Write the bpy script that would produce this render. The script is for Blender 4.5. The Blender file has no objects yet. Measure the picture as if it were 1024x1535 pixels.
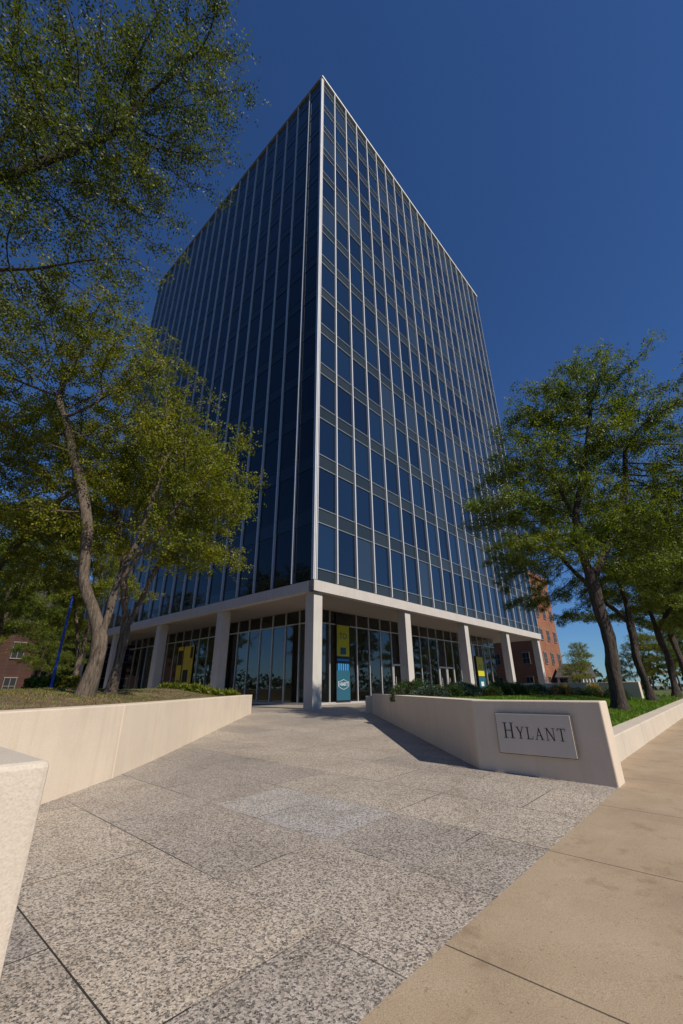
import bpy, bmesh, math, random
import numpy as np
from mathutils import Vector, Matrix
R = math.radians
random.seed(7); np.random.seed(7)
SC = bpy.context.scene
COL = SC.collection
UX, UY = math.cos(R(48.2)), math.sin(R(48.2))      # street axis u
DX, DY = UY, -UX                                   # axis d (towards the street)
def W(u, d): return (u*UX + d*DX, u*UY + d*DY)
def UD(x, y): return (x*UX + y*UY, x*DX + y*DY)
def g(y): return 0.023*min(max(y, -20.0), 22.5)

# ------------------------------------------------------------------ materials
def newmat(name):
    m = bpy.data.materials.new(name); m.use_nodes = True
    nt = m.node_tree; nt.nodes.clear()
    out = nt.nodes.new('ShaderNodeOutputMaterial')
    return m, nt, out
def L(nt, a, b): nt.links.new(a, b)
def pr(nt, out, color=(.5,.5,.5,1), rough=.6, metal=0, ior=1.45):
    p = nt.nodes.new('ShaderNodeBsdfPrincipled')
    p.inputs['Base Color'].default_value = color
    p.inputs['Roughness'].default_value = rough
    p.inputs['Metallic'].default_value = metal
    p.inputs['IOR'].default_value = ior
    L(nt, p.outputs[0], out.inputs['Surface'])
    return p
def ramp(nt, fac, stops, interp='LINEAR'):
    r = nt.nodes.new('ShaderNodeValToRGB'); r.color_ramp.interpolation = interp
    e = r.color_ramp.elements
    while len(e) < len(stops): e.new(.5)
    for i, (p, c) in enumerate(stops):
        e[i].position = p; e[i].color = (*c, 1) if len(c) == 3 else c
    L(nt, fac, r.inputs[0]); return r.outputs[0]
def noise(nt, vec, scale, detail=4, rough=.55):
    n = nt.nodes.new('ShaderNodeTexNoise')
    n.inputs['Scale'].default_value = scale; n.inputs['Detail'].default_value = detail
    n.inputs['Roughness'].default_value = rough
    L(nt, vec, n.inputs['Vector']); return n.outputs['Fac']
def mixc(nt, fac, a, b, mode='MIX'):
    m = nt.nodes.new('ShaderNodeMix'); m.data_type = 'RGBA'; m.blend_type = mode
    for s, v in ((m.inputs[0], fac), (m.inputs[6], a), (m.inputs[7], b)):
        if isinstance(v, (int, float)): s.default_value = v
        elif isinstance(v, tuple): s.default_value = (*v, 1)
        else: L(nt, v, s)
    return m.outputs[2]
def bump(nt, h, p, strength=.3, dist=.01):
    b = nt.nodes.new('ShaderNodeBump'); b.inputs['Strength'].default_value = strength
    b.inputs['Distance'].default_value = dist
    L(nt, h, b.inputs['Height']); L(nt, b.outputs[0], p.inputs['Normal'])
def objco(nt):
    return nt.nodes.new('ShaderNodeTexCoord').outputs['Object']
def math_(nt, op, a, b=None):
    m = nt.nodes.new('ShaderNodeMath'); m.operation = op
    for s, v in zip(m.inputs, (a, b)):
        if v is None: continue
        if isinstance(v, (int, float)): s.default_value = v
        else: L(nt, v, s)
    return m.outputs[0]

def m_plain(name, c, rough=.6, metal=0, var=.12, sc=6, bmp=0):
    m, nt, out = newmat(name); p = pr(nt, out, (*c, 1), rough, metal)
    co = objco(nt); n = noise(nt, co, sc)
    col = mixc(nt, n, tuple(x*(1-var) for x in c), tuple(min(1, x*(1+var)) for x in c))
    L(nt, col, p.inputs['Base Color'])
    if bmp: bump(nt, noise(nt, co, 90, 3), p, bmp, .004)
    return m
def m_granite():
    m, nt, out = newmat('granite_paving'); p = pr(nt, out, rough=.7)
    tc = nt.nodes.new('ShaderNodeTexCoord'); uv = tc.outputs['UV']; ob = tc.outputs['Object']
    def vor(sc):
        v = nt.nodes.new('ShaderNodeTexVoronoi'); v.inputs['Scale'].default_value = sc
        v.inputs['Randomness'].default_value = 1
        w = nt.nodes.new('ShaderNodeTexNoise'); w.inputs['Scale'].default_value = sc*1.3
        L(nt, ob, w.inputs['Vector'])
        mx = mixc(nt, .006, ob, w.outputs['Color'])
        L(nt, mx, v.inputs['Vector']); return v.outputs['Color']
    def sep(c):
        s = nt.nodes.new('ShaderNodeSeparateColor'); L(nt, c, s.inputs[0]); return s.outputs[0]
    big = ramp(nt, sep(vor(88)), [(0, (.022,.022,.024)), (.27, (.08,.076,.074)), (.38, (.32,.285,.245)), (.65, (.46,.41,.355)), (1, (.66,.61,.545))])
    small = ramp(nt, sep(vor(210)), [(0, (.025,.025,.027)), (.36, (.21,.195,.18)), (.5, (.44,.395,.345)), (1, (.70,.645,.58))])
    sp = mixc(nt, .36, big, small)
    mp = nt.nodes.new('ShaderNodeMapping'); mp.inputs['Location'].default_value = (.25, -.11, 0)
    L(nt, uv, mp.inputs[0])
    def brick(c1, c2, mo, ms):
        b = nt.nodes.new('ShaderNodeTexBrick')
        b.inputs['Color1'].default_value = (*c1, 1); b.inputs['Color2'].default_value = (*c2, 1)
        b.inputs['Mortar'].default_value = (*mo, 1); b.inputs['Scale'].default_value = 1
        b.inputs['Mortar Size'].default_value = ms; b.inputs['Mortar Smooth'].default_value = .2
        b.inputs['Brick Width'].default_value = 2.05; b.inputs['Row Height'].default_value = 1.1
        b.inputs['Bias'].default_value = 0
        L(nt, mp.outputs[0], b.inputs['Vector']); return b
    b = brick((.82,.82,.84), (1.07,1.04,.99), (.95,.93,.9), .004)
    slab = mixc(nt, 1.0, sp, b.outputs['Color'], 'MULTIPLY')
    st = ramp(nt, noise(nt, ob, .5, 4), [(.3, (.84,.82,.80)), (.62, (1.05,1.02,.98))])
    c = mixc(nt, 1.0, slab, st, 'MULTIPLY')
    st2 = ramp(nt, noise(nt, ob, 2.6, 5), [(.30, (.87,.85,.82)), (.52, (1,1,1))])
    c = mixc(nt, 1.0, c, st2, 'MULTIPLY')
    st3 = ramp(nt, noise(nt, ob, 26, 3), [(.26, (.66,.64,.62)), (.40, (1,1,1))])
    c = mixc(nt, 1.0, c, st3, 'MULTIPLY')
    s = nt.nodes.new('ShaderNodeSeparateXYZ'); L(nt, uv, s.inputs[0]); dd, uu = s.outputs[0], s.outputs[1]
    def boxmask(d0,d1,u0,u1):
        a = math_(nt,'MULTIPLY',math_(nt,'GREATER_THAN',dd,d0),math_(nt,'LESS_THAN',dd,d1))
        b_ = math_(nt,'MULTIPLY',math_(nt,'GREATER_THAN',uu,u0),math_(nt,'LESS_THAN',uu,u1))
        return math_(nt,'MULTIPLY',a,b_)
    # one newer, paler and bluer replacement slab
    c = mixc(nt, boxmask(-5.15,-3.3,3.415,4.505), c, mixc(nt, 1, c, (1.16,1.22,1.30), 'MULTIPLY'))
    jb = brick((0,0,0), (0,0,0), (1,1,1), .006)
    jn = ramp(nt, noise(nt, ob, .9, 2), [(.42, (.10,.10,.10)), (.56, (1,1,1))])
    open_j = math_(nt,'MAXIMUM', boxmask(-5.97,-3.87,2.0,2.6), boxmask(-6,-1.7,.9,1.5))
    jf = math_(nt, 'MULTIPLY', sep(jb.outputs['Color']), math_(nt,'MAXIMUM',sep(jn),open_j))
    c = mixc(nt, jf, c, (.03,.025,.022))
    L(nt, c, p.inputs['Base Color'])
    h = math_(nt, 'SUBTRACT', noise(nt, ob, 120, 3), jf)
    bump(nt, h, p, .35, .005)
    return m
def m_sidewalk():
    m, nt, out = newmat('sidewalk_concrete'); p = pr(nt, out, rough=.85)
    tc = nt.nodes.new('ShaderNodeTexCoord'); uv = tc.outputs['UV']; ob = tc.outputs['Object']
    base = ramp(nt, noise(nt, ob, 1.0, 7, .68), [(.25, (.27,.20,.13)), (.5, (.36,.275,.185)), (.75, (.42,.335,.235))])
    fine = ramp(nt, noise(nt, ob, 150, 2), [(.3, (.74,.72,.70)), (.6, (1.08,1.08,1.08))])
    c = mixc(nt, 1, base, fine, 'MULTIPLY')
    sp = ramp(nt, noise(nt, ob, 38, 2), [(.66, (1,1,1)), (.73, (.68,.62,.56))])
    c = mixc(nt, 1, c, sp, 'MULTIPLY')
    dk = ramp(nt, noise(nt, ob, 5, 5), [(.30, (.82,.79,.76)), (.42, (1,1,1))])
    c = mixc(nt, 1, c, dk, 'MULTIPLY')
    s = nt.nodes.new('ShaderNodeSeparateXYZ'); L(nt, uv, s.inputs[0])
    def line(src, off, sp_, w):
        a = math_(nt, 'ADD', src, off); a = math_(nt, 'DIVIDE', a, sp_); a = math_(nt, 'FRACT', a)
        return math_(nt, 'LESS_THAN', math_(nt, 'ABSOLUTE', math_(nt, 'SUBTRACT', a, .5)), w)
    j = line(s.outputs[1], 50*1.8-2.69+.9, 1.8, .0032)
    c = mixc(nt, j, c, (.08,.06,.04))
    L(nt, c, p.inputs['Base Color'])
    bump(nt, math_(nt, 'SUBTRACT', noise(nt, ob, 60, 4), j), p, .3, .005)
    return m
def m_stucco(name, c, streak=.93):
    m, nt, out = newmat(name); p = pr(nt, out, rough=.85)
    ob = nt.nodes.new('ShaderNodeNewGeometry').outputs['Position']
    a = ramp(nt, noise(nt, ob, 1.3, 6, .62), [(.25, tuple(x*.90 for x in c)), (.6, c), (.8, tuple(x*1.04 for x in c))])
    mp = nt.nodes.new('ShaderNodeMapping'); mp.inputs['Scale'].default_value = (5, 5, .35); L(nt, ob, mp.inputs[0])
    st = ramp(nt, noise(nt, mp.outputs[0], 1.4, 4), [(.3, (streak,streak*.985,streak*.96)), (.5, (1,1,1))])
    a = mixc(nt, 1, a, st, 'MULTIPLY')
    f = ramp(nt, noise(nt, ob, 130, 2), [(.3, (.90,.89,.88)), (.6, (1.03,1.03,1.03))])
    a = mixc(nt, 1, a, f, 'MULTIPLY')
    L(nt, a, p.inputs['Base Color'])
    bump(nt, noise(nt, ob, 75, 4), p, .4, .007)
    return m
def m_facade_glass(name, c0, c1, ior=1.9, blind=None):
    m, nt, out = newmat(name); p = pr(nt, out, rough=.02, ior=ior)
    at = nt.nodes.new('ShaderNodeAttribute'); at.attribute_name = 'tone'
    stops=[(0,c0),(.82,c1)]+([(.86,blind)] if blind else [])
    L(nt, ramp(nt, at.outputs['Fac'], stops), p.inputs['Base Color'])
    geo = nt.nodes.new('ShaderNodeNewGeometry').outputs['Position']
    bump(nt, noise(nt, geo, .7, 2), p, .06, .12)
    return m
def m_lobby_glass():
    m, nt, out = newmat('lobby_glass')
    tr = nt.nodes.new('ShaderNodeBsdfTransparent'); tr.inputs[0].default_value = (.62,.65,.64,1)
    gl = nt.nodes.new('ShaderNodeBsdfGlossy'); gl.inputs['Roughness'].default_value = .01
    gl.inputs[0].default_value = (.8,.85,.88,1)
    fr = nt.nodes.new('ShaderNodeFresnel'); fr.inputs[0].default_value = 1.9
    mx = nt.nodes.new('ShaderNodeMixShader')
    L(nt, fr.outputs[0], mx.inputs[0]); L(nt, tr.outputs[0], mx.inputs[1]); L(nt, gl.outputs[0], mx.inputs[2])
    L(nt, mx.outputs[0], out.inputs[0]); return m
def m_leaf(name, dark, light, tr=.35):
    m, nt, out = newmat(name)
    at = nt.nodes.new('ShaderNodeAttribute'); at.attribute_name = 'tone'
    c = ramp(nt, at.outputs['Fac'], [(0, dark), (.7, light), (1, tuple(x*1.5 for x in light))])
    ob = objco(nt)
    c = mixc(nt, 1, c, ramp(nt, noise(nt, ob, .8, 2), [(.3, (.72,.85,.75)), (.7, (1.25,1.12,.9))]), 'MULTIPLY')
    d = nt.nodes.new('ShaderNodeBsdfPrincipled'); d.inputs['Roughness'].default_value = .5
    d.inputs['Specular IOR Level'].default_value = .3
    t = nt.nodes.new('ShaderNodeBsdfTranslucent'); L(nt, c, d.inputs['Base Color'])
    L(nt, mixc(nt, 1, c, (1.35,1.4,.45), 'MULTIPLY'), t.inputs[0])
    mx = nt.nodes.new('ShaderNodeMixShader'); mx.inputs[0].default_value = tr
    L(nt, d.outputs[0], mx.inputs[1]); L(nt, t.outputs[0], mx.inputs[2]); L(nt, mx.outputs[0], out.inputs[0])
    return m
def m_bark(name, c):
    m, nt, out = newmat(name); p = pr(nt, out, rough=.9); ob = objco(nt)
    mp = nt.nodes.new('ShaderNodeMapping'); mp.inputs['Scale'].default_value = (11, 11, 2.2); L(nt, ob, mp.inputs[0])
    n = noise(nt, mp.outputs[0], 1.6, 6, .72)
    L(nt, ramp(nt, n, [(.34, tuple(x*.22 for x in c)), (.52, c), (.72, tuple(x*1.6 for x in c))]), p.inputs['Base Color'])
    bump(nt, n, p, 1.0, .09); return m
def m_brick(name, c1, c2, mo):
    m, nt, out = newmat(name); p = pr(nt, out, rough=.9); ob = objco(nt)
    b = nt.nodes.new('ShaderNodeTexBrick'); b.inputs['Scale'].default_value = 1
    b.inputs['Brick Width'].default_value = .3; b.inputs['Row Height'].default_value = .1
    b.inputs['Mortar Size'].default_value = .012
    for k, v in (('Color1', c1), ('Color2', c2), ('Mortar', mo)): b.inputs[k].default_value = (*v, 1)
    mp = nt.nodes.new('ShaderNodeMapping'); mp.inputs['Rotation'].default_value = (R(90), 0, R(-48))
    mp.vector_type = 'TEXTURE'; L(nt, ob, mp.inputs[0])
    L(nt, mp.outputs[0], b.inputs['Vector'])
    c = mixc(nt, 1, b.outputs['Color'], ramp(nt, noise(nt, ob, .4, 4), [(.3, (.75,.75,.75)), (.7, (1.1,1.1,1.1))]), 'MULTIPLY')
    L(nt, c, p.inputs['Base Color']); return m
def m_grass(name, a, b, d):
    m, nt, out = newmat(name); p = pr(nt, out, rough=.95); ob = objco(nt)
    c = ramp(nt, noise(nt, ob, 1.2, 6, .7), [(.3, a), (.5, b), (.66, d)])
    c = mixc(nt, 1, c, ramp(nt, noise(nt, ob, 45, 3), [(.3, (.5,.5,.5)), (.65, (1.2,1.2,1.2))]), 'MULTIPLY')
    L(nt, c, p.inputs['Base Color']); bump(nt, noise(nt, ob, 50, 4), p, .8, .03); return m

M = dict(
 granite=m_granite(), walk=m_sidewalk(),
 wall=m_stucco('pale_wall_concrete', (.62,.53,.42)),
 curbstone=m_stucco('curb_stone', (.54,.475,.39)),
 asphalt=m_plain('asphalt', (.05,.05,.052), .9, 0, .2, 3, .5),
 ground=m_plain('far_ground', (.09,.095,.06), .95, 0, .3, .3),
 column=m_stucco('column_concrete', (.50,.475,.44)),
 fascia=m_stucco('fascia_concrete', (.50,.47,.44)),
 soffit=m_plain('soffit_panel', (.30,.27,.245), .8),
 alu=m_plain('brushed_aluminium', (.66,.65,.64), .45, .2, .06, 2),
 alul=m_plain('shaded_aluminium', (.50,.52,.56), .45, .3, .06, 2),  # left-face mullion copy, dimmed to carry that side's shade
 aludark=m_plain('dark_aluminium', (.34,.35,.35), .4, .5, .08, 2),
 alushade=m_plain('shade_painted_aluminium', (.010,.012,.016), .3, .0, .08, 2),  # left-face transoms, shade of that side painted in as near-black
 lobbyalu=m_plain('lobby_aluminium', (.6,.59,.57), .4, .5, .08, 2),
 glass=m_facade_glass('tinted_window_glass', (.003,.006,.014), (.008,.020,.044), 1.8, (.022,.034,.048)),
 glassd=m_facade_glass('shaded_window_glass', (.0015,.003,.006), (.003,.005,.010), 1.38),  # left-face copy of the window glass, shade put into its colour
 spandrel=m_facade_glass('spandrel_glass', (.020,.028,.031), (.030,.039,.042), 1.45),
 spandreld=m_facade_glass('shaded_spandrel_glass', (.005,.007,.011), (.008,.012,.016), 1.42),  # left-face spandrel copy, darkened to paint in the shade
 core=m_plain('dark_core', (.02,.02,.022), .8),
 lobby=m_lobby_glass(),
 inner=m_plain('lobby_core_panel', (.42,.32,.22), .5, 0, .35, .6),
 lfloor=m_plain('lobby_floor', (.36,.34,.30), .25),
 leaf=m_leaf('locust_leaf', (.060,.074,.007), (.180,.195,.017), .44),
 leafg=m_leaf('green_locust_leaf', (.042,.064,.009), (.130,.165,.022), .40),
 leafd=m_leaf('shade_tree_leaf', (.032,.046,.008), (.100,.120,.016), .40),
 leaff=m_leaf('far_tree_leaf', (.015,.022,.005), (.045,.055,.012), .3),
 bark=m_bark('locust_bark', (.15,.115,.085)),
 barkd=m_bark('dark_bark', (.065,.05,.038)),
 lawn=m_grass('lawn_turf', (.05,.075,.015), (.08,.11,.025), (.12,.13,.05)),
 lawnd=m_grass('dry_lawn_turf', (.07,.062,.025), (.16,.115,.065), (.25,.19,.12)),
 blade=m_leaf('dry_grass_blade', (.10,.085,.03), (.21,.155,.075), .25),
 bladeg=m_leaf('green_grass_blade', (.06,.13,.010), (.13,.22,.022), .35),
 bush=m_leaf('bush_leaf', (.018,.035,.010), (.05,.085,.022), .2),
 bushy=m_leaf('yellow_bush_leaf', (.06,.08,.008), (.14,.155,.02), .25),
 bushb=m_leaf('blue_juniper_leaf', (.02,.035,.028), (.055,.085,.07), .15),
 bushr=m_leaf('rust_bush_leaf', (.05,.028,.012), (.13,.065,.03), .2),
 tan=m_leaf('dry_grass_leaf', (.16,.11,.05), (.32,.24,.12), .25),
 brick=m_brick('orange_brick', (.30,.10,.04), (.23,.078,.032), (.22,.14,.10)),
 brickd=m_brick('dark_red_brick', (.075,.028,.02), (.05,.02,.015), (.06,.04,.035)),
 roof=m_plain('roof_shingle', (.07,.065,.06), .9),
 white=m_plain('white_paint', (.72,.71,.68), .6, 0, .05),
 trim=m_plain('stone_trim', (.20,.175,.15), .8, 0, .1),
 black=m_plain('black_letter', (.015,.014,.014), .5),
 plaque=m_plain('sign_plaque', (.54,.485,.41), .5, 0, .06, 3),
 plaquerim=m_plain('sign_plaque_edge', (.12,.10,.08), .5),
 blue=m_plain('blue_pole_paint', (.02,.07,.40), .35, 0, .05),
 winglass=m_plain('far_window_glass', (.03,.035,.04), .1),
 bblack=m_plain('banner_black', (.012,.012,.016), .5), byel=m_plain('banner_yellow', (.50,.48,.02), .5, 0, .1),
 bteal=m_plain('banner_teal', (.015,.09,.14), .5), bblue=m_plain('banner_blue', (.02,.25,.62), .5),
 bdark=m_plain('banner_navy', (.012,.03,.06), .5), bwhite=m_plain('banner_white', (.62,.65,.65), .5),
 reflyel=m_plain('yellow_painted_reflection', (.85,.55,.05), .6, 0, .45, 1.5),  # warm reflection in the lobby glass, painted as plain colour
)
# ------------------------------------------------------------------ helpers
def mesh_obj(name, verts, faces, mat, parent=None, origin=(0,0,0), smooth=False, recalc=False, uv=False, tone=None):
    me = bpy.data.meshes.new(name)
    o = Vector(origin)
    me.from_pydata([tuple(Vector(v)-o) for v in verts], [], faces)
    me.materials.append(mat)
    if recalc:
        bm = bmesh.new(); bm.from_mesh(me); bmesh.ops.recalc_face_normals(bm, faces=bm.faces); bm.to_mesh(me); bm.free()
    if tone is not None:
        a = me.attributes.new('tone', 'FLOAT', 'FACE'); a.data.foreach_set('value', tone)
    if smooth: me.polygons.foreach_set('use_smooth', [True]*len(me.polygons))
    ob = bpy.data.objects.new(name, me); COL.objects.link(ob)
    if parent: ob.parent = parent
    else: ob.location = o
    return ob
def thing(name, label, category, origin=(0,0,0), group=None):
    e = bpy.data.objects.new(name, None); e.location = origin; e.empty_display_size = .3
    COL.objects.link(e); e['label'] = label; e['category'] = category
    if group: e['group'] = group
    return e
def tag(o, label, category, group=None):
    o['label'] = label; o['category'] = category
    if group: o['group'] = group
def part(e, name, verts, faces, mat, **k):
    return mesh_obj(name, verts, faces, mat, parent=e, origin=e.location, **k)
BF = [(0,3,2,1),(4,5,6,7),(0,1,5,4),(1,2,6,5),(2,3,7,6),(3,0,4,7)]
def box_ud(u0,u1,d0,d1,z0,z1):
    c = [W(u0,d0),W(u1,d0),W(u1,d1),W(u0,d1)]
    return [(x,y,z0) for x,y in c]+[(x,y,z1) for x,y in c]
def prism(poly, z0, z1):
    n = len(poly); zf = (lambda p: z0) if not callable(z0) else z0
    v = [(x,y,zf((x,y))) for x,y in poly]+[(x,y,z1) for x,y in poly]
    f = [tuple(range(n))[::-1], tuple(range(n,2*n))]+[(i,(i+1)%n,n+(i+1)%n,n+i) for i in range(n)]
    return v, f
def multi(boxes):
    V=[];F=[]
    for b in boxes:
        if isinstance(b, tuple) and len(b)==2 and isinstance(b[1], list): v,f=b
        else: v,f=b,BF
        k=len(V); V+=list(v); F+=[tuple(i+k for i in q) for q in f]
    return V,F
def bevel(o, w=.015, seg=2):
    m = o.modifiers.new('bevel','BEVEL'); m.width=w; m.segments=seg; m.limit_method='ANGLE'
def sheet(name, poly, zf, mat, kind='structure', grid=None, closed=False):
    bm = bmesh.new(); bm.faces.new([bm.verts.new((x,y,0)) for x,y in poly])
    cuts = [((0,22.5,0),(0,1,0)), ((0,-20,0),(0,1,0))]
    if grid:
        us=[UD(*p) for p in poly]
        for k in range(int(min(a for a,b in us)/grid), int(max(a for a,b in us)/grid)+1):
            cuts.append(((k*grid*UX, k*grid*UY,0),(UX,UY,0)))
        for k in range(int(min(b for a,b in us)/grid)-1, int(max(b for a,b in us)/grid)+1):
            cuts.append(((k*grid*DX, k*grid*DY,0),(DX,DY,0)))
    for co,no in cuts:
        bmesh.ops.bisect_plane(bm, geom=bm.verts[:]+bm.edges[:]+bm.faces[:], plane_co=co, plane_no=no)
    for v in bm.verts: v.co.z = zf(v.co.x, v.co.y)
    uvl = bm.loops.layers.uv.new('UVMap')
    for f in bm.faces:
        f.normal_update()
        if f.normal.z < 0: f.normal_flip()
        for l in f.loops:
            u,d = UD(l.vert.co.x, l.vert.co.y); l[uvl].uv = (d,u)
    me = bpy.data.meshes.new(name); bm.to_mesh(me); bm.free(); me.materials.append(mat)
    if grid: me.polygons.foreach_set('use_smooth',[True]*len(me.polygons))
    o = bpy.data.objects.new(name, me); COL.objects.link(o); o['kind']=kind
    return o
def smooth(t): t=min(max(t,0),1); return t*t*(3-2*t)
def inpoly(x,y,poly):
    c=False; n=len(poly)
    for i in range(n):
        x1,y1=poly[i]; x2,y2=poly[i-1]
        if (y1>y)!=(y2>y) and x<(x2-x1)*(y-y1)/(y2-y1)+x1: c=not c
    return c

# ------------------------------------------------------------------ ground, roads, paving
S=1600
EB=-1.66
sheet('ground', [(-S,-S),(S,-S),(S,S),(-S,S)], lambda x,y: g(y)-.25, M['ground'])
gz=lambda o: (lambda x,y: g(y)+o)
sheet('plaza_paving', [W(-3,EB),W(7.6,EB),W(7.6,-2.05),W(60,-2.05),W(60,-56),W(-3,-56)], gz(0), M['granite'])
sheet('sidewalk', [W(-3,EB),W(-3,2.5),W(90,2.5),W(90,-2.05),W(7.6,-2.05),W(7.6,EB)], gz(0), M['walk'])
sheet('sidewalk', [W(-6,2.5),W(-3,2.5),W(-3,-90),W(-6,-90)], gz(0), M['walk'])
sheet('road', [W(-200,2.65),W(200,2.65),W(200,14),W(-200,14)], gz(-.13), M['asphalt'])
sheet('road', [W(-6.15,2.65),W(-6.15,-200),W(-17,-200),W(-17,2.65)], gz(-.134), M['asphalt'])
sheet('kerb', [W(-6,2.5),W(90,2.5),W(90,2.65),W(-6,2.65)], gz(.002), M['curbstone'])
sheet('parking_area', [W(52,-56),W(120,-56),W(120,-2.1),W(61,-2.1),W(61,-55)], gz(-.1), M['asphalt'])

# ------------------------------------------------------------------ low walls
TOP=1.2
def low_wall(name, polys, label, mat=None, top=TOP, bev=.018):
    V,F = multi([prism(p, lambda q: g(q[1])-.3, top) for p in polys])
    o = mesh_obj(name, V, F, mat or M['wall'], recalc=True, origin=(*polys[0][0], g(polys[0][0][1])))
    tag(o, label, 'wall'); bevel(o, bev); return o
low_wall('sign_wall', [[(1.2,19.3),(2.2,7.87),(3.66,6.565),(3.93,6.867),(2.585,8.063),(1.6,19.34)]],
         'angled pale concrete low wall carrying a name plaque beside the plaza')
low_wall('planter_wall', [[(-3.98,4.3),(-3.69,6.09),(-3.552,7.45),(-3.952,7.45),(-4.09,6.09),(-4.38,4.3)],
                          [(-3.551,7.458),(-3.56,9.09),(-4.0,20),(-4.4,20),(-3.96,9.09),(-3.951,7.458)]],
         'long pale concrete low wall with a vertical joint holding the lawn')
c0=(-.93,1.53)
bu,bd=UD(*c0)
low_wall('end_wall', [[W(bu,bd),W(bu,bd-1.4),W(bu-.6,bd-1.4),W(bu-.6,bd)]], 'rough cream stucco low wall end at the pavement corner',
         mat=m_stucco('rough_cream_stucco',(.56,.495,.41)))
o=low_wall('planter_wall', [[W(15.3,-11.95),W(46,-11.95),W(46,-12.25),W(15.1,-12.25)]], 'low pale concrete planter wall facing the lobby', top=1.12)
o=low_wall('planter_wall', [[W(11.6,-16.2),W(11.6,-23),W(11.9,-23),W(11.9,-16.2)]], 'low pale concrete planter wall facing the lobby', top=1.15)
o=low_wall('planter_wall', [[W(11.6,-23.02),W(11.6,-44),W(11.95,-44),W(11.95,-23.02)]], 'raised pale concrete planter wall behind the lawn', top=1.43)
o=low_wall('planter_wall', [[(12.4,19.0),(8.5,22.5),(8.77,22.8),(12.67,19.3)]], 'low pale concrete wall crossing the lawn near the shrubs', top=1.56)
segs=[]
for k in range(18):
    u0=7.9+k*2.1; u1=u0+2.085
    b=box_ud(u0,u1,-2.35,-2.0,0,1)
    b=[(x,yy,(g(yy)-.2 if i<4 else g(yy)+.40)) for i,(x,yy,z) in enumerate(b)]
    segs.append(b)
V,F=multi(segs); o=mesh_obj('lawn_curb',V,F,M['curbstone'],recalc=True,origin=(*W(7.9,-2.05),.1)); tag(o,'low pale stone curb edging the raised lawn','curb'); bevel(o,.02)

# ------------------------------------------------------------------ lawns
def zr(x,y):
    u,d=UD(x,y); s=smooth((-2.3-d)/3.5); return (g(y)+.37)*(1-s)+1.06*s
polyR=[W(7.75,-2.34),W(45.9,-2.34),W(45.9,-11.96),W(15.3,-11.96),(1.55,19.3),(2.55,8.06)]
sheet('lawn', polyR, zr, M['lawn'], grid=.8)
def zl(x,y):
    dist=-4.0-x; return 1.10+.36*smooth(dist/4.5)+.04*math.sin(x*1.3)*math.cos(y*.9)
polyL=[(-4.3,4.35),(-4.0,6.09),(-3.9,7.5),(-3.9,9.09),(-4.35,19.95),W(11.62,-16.3),W(11.62,-44),W(.6,-44)]
sheet('lawn', polyL, zl, M['lawnd'], grid=.8)
def tufts(name, poly, zf, n, mat, h=.07, wdt=.006, near=None):
    xs=[p[0] for p in poly]; ys=[p[1] for p in poly]; V=[];F=[];T=[]
    c=0
    while c<n:
        if near: x=random.gauss(near[0],near[2]); y=random.gauss(near[1],near[3])
        else: x=random.uniform(min(xs),max(xs)); y=random.uniform(min(ys),max(ys))
        if not inpoly(x,y,poly): continue
        c+=1; z=zf(x,y)-.01; t=random.random()
        for _ in range(3):
            a=random.uniform(0,6.28); hh=h*random.uniform(.5,1.3); l=hh*random.uniform(.1,.8); b=random.uniform(0,6.28)
            k=len(V); x0=x+random.uniform(-.03,.03); y0=y+random.uniform(-.03,.03); w=wdt*(1+math.hypot(x,y)*.06)
            V+=[(x0-w*math.cos(a),y0-w*math.sin(a),z),(x0+w*math.cos(a),y0+w*math.sin(a),z),(x0+l*math.cos(b),y0+l*math.sin(b),z+hh)]
            F.append((k,k+1,k+2)); T.append(min(1,max(0,t+random.uniform(-.3,.3))))
    o=mesh_obj(name,V,F,mat,tone=T); o['kind']='stuff'; return o
tufts('grass', polyL, zl, 9000, M['blade'], h=.04, near=(-7,10,3.5,4.5))
tufts('grass', polyL, zl, 1800, M['bladeg'], h=.05, near=(-9,12,3.5,3.5))
tufts('grass', polyR, zr, 26000, M['bladeg'], h=.09, wdt=.008, near=(9,13.0,3.8,4.5))

# ------------------------------------------------------------------ sign plaque with lettering
F0=Vector((2.2,7.87,0)); dv=Vector((3.66-2.2,6.565-7.87,0)).normalized(); nv=Vector((dv.y,-dv.x,0))
if nv.y>0: nv=-nv
def SP(t,n,z): p=F0+dv*t+nv*n; return (p.x,p.y,z)
def sbox(t0,t1,n0,n1,z0,z1):
    return [SP(t0,n0,z0),SP(t1,n0,z0),SP(t1,n1,z0),SP(t0,n1,z0),SP(t0,n0,z1),SP(t1,n0,z1),SP(t1,n1,z1),SP(t0,n1,z1)]
sg=thing('name_sign','pale name plaque with dark serif letters fixed to the low wall','sign',SP(.98,.03,.73))
p_=part(sg,'plaque',*multi([sbox(.41,1.53,.045,.066,.455,1.01)]),M['plaque'],recalc=True); bevel(p_,.003)
part(sg,'plaque_edge',*multi([sbox(.40,1.54,.03,.055,.445,1.02)]),M['plaquerim'],recalc=True)
part(sg,'mounting_bracket',*multi([sbox(.6,.7,.0,.03,.55,.9),sbox(1.26,1.36,.0,.03,.55,.9)]),M['aludark'],recalc=True)
ST=.10; SE=.028; TH=.045
def rect(a,b,c,d): return [(a,c),(b,c),(b,d),(a,d)]
def ser(x,y,w=.16,up=False): return rect(x-w,x+w, y, y+SE) if not up else rect(x-w,x+w,y-SE,y)
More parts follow.
